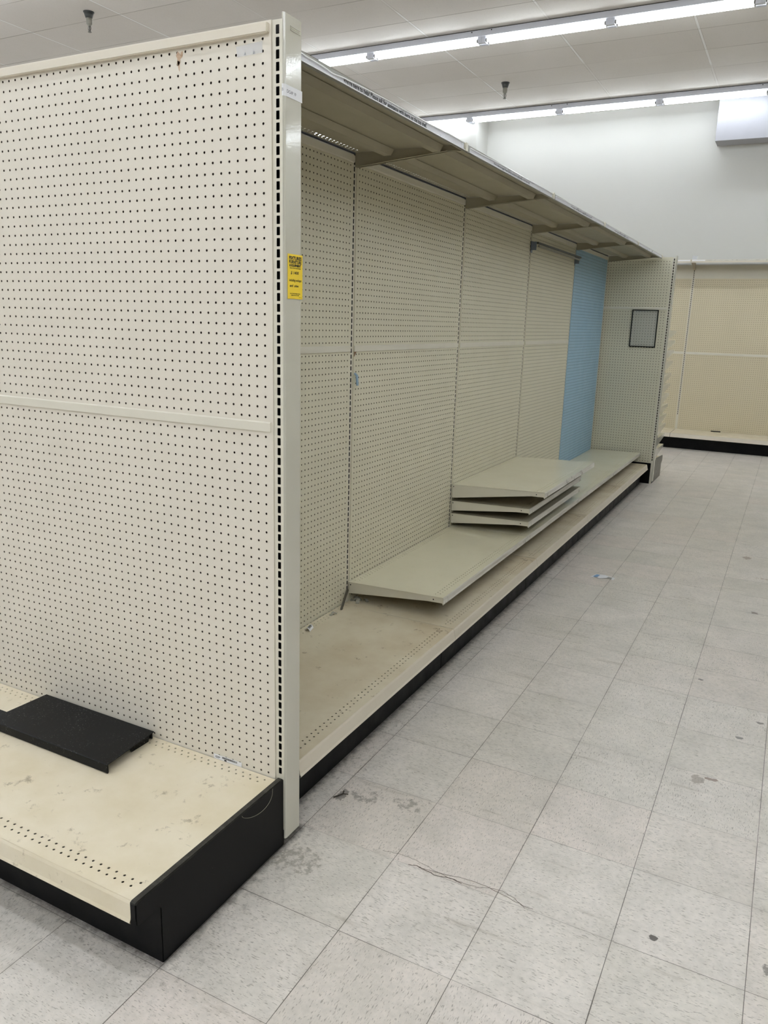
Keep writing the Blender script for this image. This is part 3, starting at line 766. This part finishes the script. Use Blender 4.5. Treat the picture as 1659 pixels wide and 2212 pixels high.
# endcap label wrapping the trim corner
el = empty('endcap_label', (xf, .0085, 1.98), 'white ENDCAP 19 sticker wrapped around the white end trim', 'label')
m_ = MB(); m_.box(.0003, .0009, .003, .0675, 0, .025); m_.box(-.0060, -.0026, -.0062, -.0057, 0, .025)
m_.add([(-.0026, -.0062, 0), (-.0026, -.0062, .025), (.0004, -.0010, .025), (.0004, -.0010, 0), (.0009, .003, 0), (.0009, .003, .025)], [(0, 3, 2, 1), (3, 4, 5, 2)])
m_.build('paper', M['paper'], el)
bm = bmesh.new(); ln = text_len('DCAP 19', .0095, .0001)
text_bm(bm, 'DCAP 19', .0095, face_px(.0011, .004, .0085), .0001, .037/ln)
ln = text_len('EN', .0095, .0001); text_bm(bm, 'EN', .0095, face_ny(-.0058, -.0065, .0095), .0, .0040/ln)
bm_obj(bm, 'lettering', M['greyink'], el)

# black panel lying on the foreground deck
bp = empty('black_cover_panel', (-.42, -.012, .2095), 'loose dusty black side cover lying on the foreground deck', 'panel')
q = MB(); t = .0025; zt = .029
xr = 0.0; xl = -.478
def plate(pts, z0, z1):
    n = len(pts); q.add([(x, y, z0) for x, y in pts]+[(x, y, z1) for x, y in pts], [tuple(range(n)), tuple(range(2*n-1, n-1, -1))]+[(i, n+i, n+(i+1) % n, (i+1) % n) for i in range(n)])
plate([(xr, -.003), (xl, -.003), (xl-.008, -.148), (-.76, -.148), (-.76, -.205), (xr+.018, -.205)], zt-t, zt)
q.prism([(-.205, zt), (-.207, zt-.002), (-.209, .003), (-.206, .0), (-.203, .003), (-.203, zt-.002)], lambda a, b_: (xr+.018, a, b_), lambda a, b_: (-.76, a, b_))
q.box(-.47, -.006, -.009, -.004, .004, zt-t); q.box(-.46, -.012, -.03, -.006, .004, .0065)
q.add([(-.008, -.02, .0), (-.008, -.09, .0), (-.008, -.10, zt-t), (-.008, -.012, zt-t), (-.011, -.02, .0), (-.011, -.09, .0), (-.011, -.10, zt-t), (-.011, -.012, zt-t)], [(0,1,2,3),(7,6,5,4),(0,4,5,1),(1,5,6,2)])
q.build('cover_sheet', M['blacksheet'], bp)
# thread
th = MB(); pts = []
for k in range(26):
    t_ = k/25; pts.append((.0495+.002*math.sin(t_*3), -.19+.15*t_-.02*math.sin(t_*7), .2145-.03*math.sin(t_*math.pi)+.006*math.sin(t_*9)))
pts = [(p[0]+.002, p[1], p[2]) for p in pts]
tag(th.tube(pts, .0005, 4).build('thread', NT('pale_thread').fin(srgb(150, 146, 130), .8)), 'fine pale thread snagged on the black side cover', 'thread')

# ---------------- far end unit ----------------
FY = 6.30; FXO = .012
far = empty('gondola_end_unit', (FXO, FY, 0), 'distant pegboard end unit closing the long run, holding the black frame', 'shelving unit', 'pegboard end units of the shelving')
link('upper_panel', peg_mesh_ny('upper_panel', M['peg'], 1.68, 2.138, EA0, EA1, (), .0036), far)
link('lower_panel', peg_mesh_ny('lower_panel', M['peg'], .205, 1.68, EA0, EA1, (17,), .0036), far)
rail_ny(EA0, EA1-.003, 1.668, 1.688, .004, far, 'center_rail', M['crail'])
slot_ny('upright', EX1, parent=far); slot_ny('upright', EX0, parent=far)
MB().box(EA0, EA1, .001, .07, 2.125, 2.14).build('top_rail', M['rail'], far)
MB().box(EX0, EX1, .010, .016, .02, 2.12).build('light_stop_board', M['hard'], far)  # added dark backing, blocks light through the far holes
MB().box(EX0, EX1-.006, -.003, .05, .0, .204).build('kick_plate', M['blackmetal'], far)
MB().prism([(.0497, .0085), (.0568, .0085), (.0585, .0105), (.0585, .0735), (.0565, .0755), (.0497, .0755)], lambda a, b_: (a, b_, .02), lambda a, b_: (a, b_, 2.154)).build('end_trim', M['trim'], far, bevel=.001)
MB().prism([(.078, 0), (.078, .215), (.17, .238), (.56, .215), (.585, .20), (.585, .15), (.53, .13), (.53, 0)], lambda a, b_: (.053, a, b_), lambda a, b_: (.0565, a, b_)).build('side_cover', M['covergrey'], far, bevel=.001)
MB().box(EX0+.02, .052, .08, .56, .19, .2).box(EX0+.02, .052, .5, .51, 0, .19).build('deck_plate', M['deck'], far)
zs = [1.48, 1.385, 1.29, 1.183, 1.055, .955, .852, .745, .645, .545, .437, .325]
ordn = ['topmost', 'second', 'third', 'fourth', 'fifth', 'sixth', 'seventh', 'eighth', 'ninth', 'tenth', 'eleventh', 'lowest']
fs0 = None
for z, on_ in zip(zs, ordn):
    lab = '%s shallow shelf%s on the back of the far end unit' % (on_, '' if on_ in ('topmost', 'lowest') else ' from the top')
    if fs0 is None:
        fs0 = empty('display_shelf', (FXO, FY+.078, z), None, 'shelf', 'small shelves on the far side of the far end unit')
        MB().box(EX0+.02, .046, 0, .52, -.003, 0).box(EX0+.02, .046, .517, .52, -.024, 0).build('shelf_plate', M['shelf'], fs0)
        for xx in (EX0+.02, .046):
            MB().prism([(0, 0), (0, -.086), (.02, -.086), (.50, -.028), (.52, -.022), (.52, 0)], lambda a, b_: (xx, a, b_), lambda a, b_: (xx+.0025, a, b_)).build('bracket', M['trim'], fs0)
        o = fs0
    else: o = copy_tree(fs0, (FXO, FY+.078, z))
    o['label'] = lab
# black frame holder
fr = empty('poster_holder', (-.158, FY-.012, 1.318), 'empty black rectangular sign frame on the far pegboard', 'frame')
fm = MB(); hw, hh, bw = .121, .346, .008
fm.box(-hw, hw, -.004, .006, 0, bw); fm.box(-hw, hw, -.004, .006, hh-bw, hh); fm.box(-hw, -hw+bw, -.004, .006, bw, hh-bw); fm.box(hw-bw, hw, -.004, .006, bw, hh-bw)
for k in range(9): fm.box(-hw+.012+k*.026, -hw+.018+k*.026, -.006, .004, -.003, 0)
fm.build('frame', M['blackmetal'], fr)
MB().box(-hw+bw, hw-bw, .001, .003, bw, hh-bw).build('clear_sheet', M['acrylic'], fr)

# dark bar with brackets in the fourth section
br = empty('hanging_bar', (XP, 3.84, 2.02), 'dark metal bar mounted near the top of the fourth section', 'bar')
MB().box(.040, .054, -.02, 1.19, .010, .024).build('bar', M['darkbar'], br, bevel=.003)
MB().box(.044, .056, .0, 1.15, -.008, .004).build('lower_bar', M['grey'], br, bevel=.003)
for yy in (-.018, 1.175):
    MB().box(.0, .040, yy, yy+.003, -.030, .026).box(.0, .003, yy, yy+.035, -.045, .03).build('bracket', M['bluebracket'], br)

# ---------------- neighbouring run across the aisle (unseen, added to cut light on the aisle panels) ----------------
nb = empty('unseen_shelving_run', (2.62, .1, 0), 'unseen shelving run across the aisle, added to block light', 'shelving unit')
MB().box(0, .10, 0, 6.2, 0, 2.14).build('back_panel', M['peg'], nb)
MB().box(-.56, 0, 0, 6.2, .165, .20).build('base_deck', M['deckfloor'], nb)
MB().box(-.49, -.48, 0, 6.2, 0, .165).build('kick_plate', M['blackmetal'], nb)
MB().box(-.485, 0, 0, 6.2, 2.13, 2.155).build('canopy_shelf', M['under'], nb)
for zz in (.6, 1.05, 1.5): MB().box(-.485, 0, 0, 6.2, zz, zz+.03).build('shelf_plate', M['shelf'], nb)

# ---------------- back wall unit ----------------
WY = 9.46; WZ = 2.335; WX = -.14
def peg_wall(z0, z1):
    s = Sheet(lambda a, b_, d_: (a, -d_, b_), .005)
    cols = [.0381+i*PI_ for i in range(46)]; zz = []; z = z1-.02
    while z > z0+.012: zz.append(z); z -= PI_
    p = PI_/2; cur = z0
    for z in sorted(zz):
        if z-p > cur+1e-5: s.rect(A0, A1, cur, z-p); cur = z-p
        s.row(A0, A1, cur, min(z+p, z1), cols, r=.0031, cy=z); cur = min(z+p, z1)
    s.rect(A0, A1, cur, z1); return s.mb()
wu = peg_wall(1.211, 2.135).mesh('upper_panel', M['wallpeg']); wl = peg_wall(.2, 1.185).mesh('lower_panel', M['wallpeg'])
def wall_unit(x, label):
    r = empty('wall_shelving_unit', (x, WY, 0), label, 'shelving unit', 'shelving units along the back wall')
    link('upper_panel', wu, r); link('lower_panel', wl, r)
    rail_ny(A0, A1, 1.183, 1.213, .006, r, 'center_rail', M['crail'])
    MB().box(A0, A1, -.006, .0, 2.135, 2.30).build('header_panel', M['almond'], r)
    MB().box(.0, W4, .015, .02, .02, 2.30).build('light_stop_board', M['hard'], r)  # added dark backing, stops light behind the wall pegboard
    for xx in ((0, W4) if False else (W4,)) if x > 0 else (W4,):
        s = Sheet(lambda a, b_, d_: (xx+a, -.003-d_, b_), .003); p = .0127; cur = 0.; z = .40
        while z < 2.24: s.rect(-.0155, .0155, cur, z-p); s.row(-.0155, .0155, z-p, z+p, [0.], rect=(.0045, .0092), cy=z); cur = z+p; z += .0254
        s.rect(-.0155, .0155, cur, 2.32); mb = s.mb(); mb.box(xx-.0155, xx+.0155, .03, .034, 0, 2.3); mb.build('upright', M['almond'], r)
    MB().box(0, W4, -.46, -.452, 0, .158).build('kick_plate', M['blackmetal'], r)
    return r
wall_unit(WX-W4, 'left tan pegboard unit on the back wall, mostly hidden by the far end')
wall_unit(WX, 'wide tan pegboard unit on the back wall at the right edge')
for x, lab in ((WX-W4, 'left base deck of the back wall unit, beside the far end'), (WX, 'right base deck of the back wall unit, with a small black block')):
    r = empty('base_deck', (x+.002, WY-.003, 0), lab, 'base shelf', 'base decks of the back wall units')
    s_ = shelf_plate('p', M['deck'], .53, W4-.004, .2); s_.v = [(y, -a, z) for a, y, z in s_.v]; s_.build('deck_plate', M['deck'], r)
    l_ = lip_mb(.53, W4-.004, .2, LIPB); l_.v = [(y, -a, z) for a, y, z in l_.v]; l_.build('front_lip', M['rail'], r)
for x, lab in ((WX-W4, 'left canopy shelf of the back wall unit, with a clear clip on top'), (WX, 'right canopy shelf of the back wall unit')):
    r = empty('canopy_shelf', (x+.002, WY-.003, WZ), lab, 'shelf', 'canopy shelves of the back wall units')
    MB().box(0, W4-.004, -.43, 0, -.003, 0).build('shelf_plate', M['under'], r)
    MB().box(0, W4-.004, -.434, -.430, -.036, .0).build('front_lip', M['rail'], r)
    MB().box(.01, (W4-.014) if x < WX else .16, -.4365, -.434, -.018, -.004).build('label_strip', M['white'], r)
    if x == WX: MB().box(.165, W4-.014, -.4365, -.434, -.016, -.003).build('torn_strip', M['lip'], r)
    for xx in (.002, W4-.008):
        MB().prism([(0, -.003), (0, -.10), (-.02, -.10), (-.36, -.03), (-.428, -.03), (-.428, -.003)], lambda a, b_: (xx, a, b_), lambda a, b_: (xx+.003, a, b_)).build('bracket', M['rail'], r)
o = MB().box(.30, .42, -.02, .0, 0, .012).build('black_block', M['blackmetal'], bevel=.002)
o.location = (.0, WY-.02, .2); tag(o, 'small flat black block on the back wall base deck', 'block')
cpz = empty('sign_clip', (-.105, WY-.40, WZ), 'small clear plastic sign clip standing on the back wall canopy', 'clip')
MB().box(-.03, .03, -.012, .012, 0, .003).build('foot', M['clear'], cpz); MB().box(-.028, .028, -.002, .002, .003, .048).build('upright_tab', M['clear'], cpz)

# ---------------- loose bits ----------------
tg = empty('price_tag', (-.507, .992, .2015), 'curled white barcode tag lying on the near base deck', 'tag')
cu = MB(); N = 10
for k in range(N):
    f = lambda t_: (-.012+.024*t_, .014*math.sin(t_*math.pi)+.0005)
    (xa, za), (xb, zb) = f(k/N), f((k+1)/N)
    cu.quad((xa, -.024, za), (xb, -.024, zb), (xb, .024, zb), (xa, .024, za))
cu.build('paper', M['paper'], tg, True)
bb = MB(); y = -.015
random.seed(11)
while y < .016:
    w_ = random.choice((.0012, .002, .003))
    for k in range(2, 8):
        (xa, za), (xb, zb) = f(k/N), f((k+1)/N); bb.quad((xa, y, za+.0006), (xb, y, zb+.0006), (xb, y+w_, zb+.0006), (xa, y+w_, za+.0006))
    y += w_+random.choice((.0012, .002))
bb.build('barcode', M['blacktext'], tg); tg.rotation_euler = (0, 0, .25)
def clip(loc, rz, label, s=1.):
    r = empty('plastic_clip', loc, label, 'clip', 'loose clear clips on the near base deck', rz)
    p = MB(); pr = [(0, 0), (.006, .010), (.016, .014), (.026, .008), (.032, .002), (.03, 0), (.024, .006), (.016, .011), (.008, .008), (.003, 0)]
    p.prism([(a*s, b_*s) for a, b_ in pr], lambda a, b_: (a, -.008*s, b_), lambda a, b_: (a, .008*s, b_)); p.build('body', M['clipmat'], r)
    MB().box(-.01*s, .012*s, -.007*s, .007*s, 0, .002).build('tongue', M['clipmat'], r)
m = NT('milky_clip_plastic'); m.b.inputs['Alpha'].default_value = .7; M['clipmat'] = m.fin(srgb(190, 188, 176), .25)
clip((-.525, 1.40, .2005), .5, 'clear curled clip at the foot of the second upright', 1.3)
clip((-.49, 1.38, .2005), 1.9, 'clear flat clip just in front of the second upright', 1.1)
clip((-.515, 1.185, .2005), 1.2, 'small clear clip against the near back panel', .9)
clip((-.46, 1.42, .2005), 2.6, 'clear clip farthest out on the near deck, by the shelf shadow', .8)
o = MB().box(-.004, .004, 0, .0025, 0, .115).box(.004, .0055, 0, .006, 0, .115).build('metal_strip', M['chrome']); o.location = (-.512, 1.262, .201); o.rotation_euler = (-.9, -.28, 0)
tag(o, 'thin metal strip leaning against the foot of the second upright', 'strip')
# torn hardboard corner and blue tag on the second section
o = MB().add([(.0008, .016, 1.3515), (.0008, .016, 1.330), (.0008, .020, 1.330), (.0008, .040, 1.3515)], [(0,1,2,3)]).build('torn_corner', M['kraft'], SEC[1]); o['label'] = 'torn brown hardboard corner'
bt = empty('hang_tag', (XP+.004, 1.408, 1.205), 'small pale blue plastic tag hooked in the second upright', 'tag')
p = MB(); p.prism([(0, .055), (.012, .045), (.016, .0), (.011, 0), (.007, .042), (0, .049)], lambda a, b_: (a, -.007, b_), lambda a, b_: (a, .007, b_)); p.build('body', M['bluetag'], bt)
# paper scrap
ps = empty('paper_scrap', (.305, 3.045, .0008), 'torn white and blue printed paper scrap on the aisle floor', 'paper', rz=.15)
MB().add([(-.075,-.03,0),(-.02,-.045,.001),(.03,-.025,.002),(.06,-.045,0),(.07,.0,.001),(.035,.012,.002),(.01,.04,0),(-.045,.035,.001)], [(0,1,2,3,4,5,6,7)]).build('paper', M['paper'], ps)
MB().add([(-.06,-.025,.0028),(-.035,-.03,.0028),(-.02,.02,.0028),(-.04,.025,.0028)], [(0,1,2,3)]).build('blue_print', NT('blue_print').fin(srgb(110,150,190), .6), ps)
MB().add([(.02,-.02,.0034),(.05,-.03,.0034),(.055,-.01,.0034),(.03,.0,.0034)], [(0,1,2,3)]).build('grey_print', M['grey'], ps)
# debris twig
tw = MB(); tw.tube([(.0, 0, .003), (.012, .012, .006), (.018, .03, .004), (.012, .045, .003)], .0022, 5).tube([(.018, .03, .004), (.034, .036, .003)], .0014, 5)
o = tw.build('debris', NT('dark_debris').fin(srgb(50, 44, 36), .8)); o.location = (.055, .27, .001); tag(o, 'dark bit of debris on the floor behind the white end trim', 'debris')
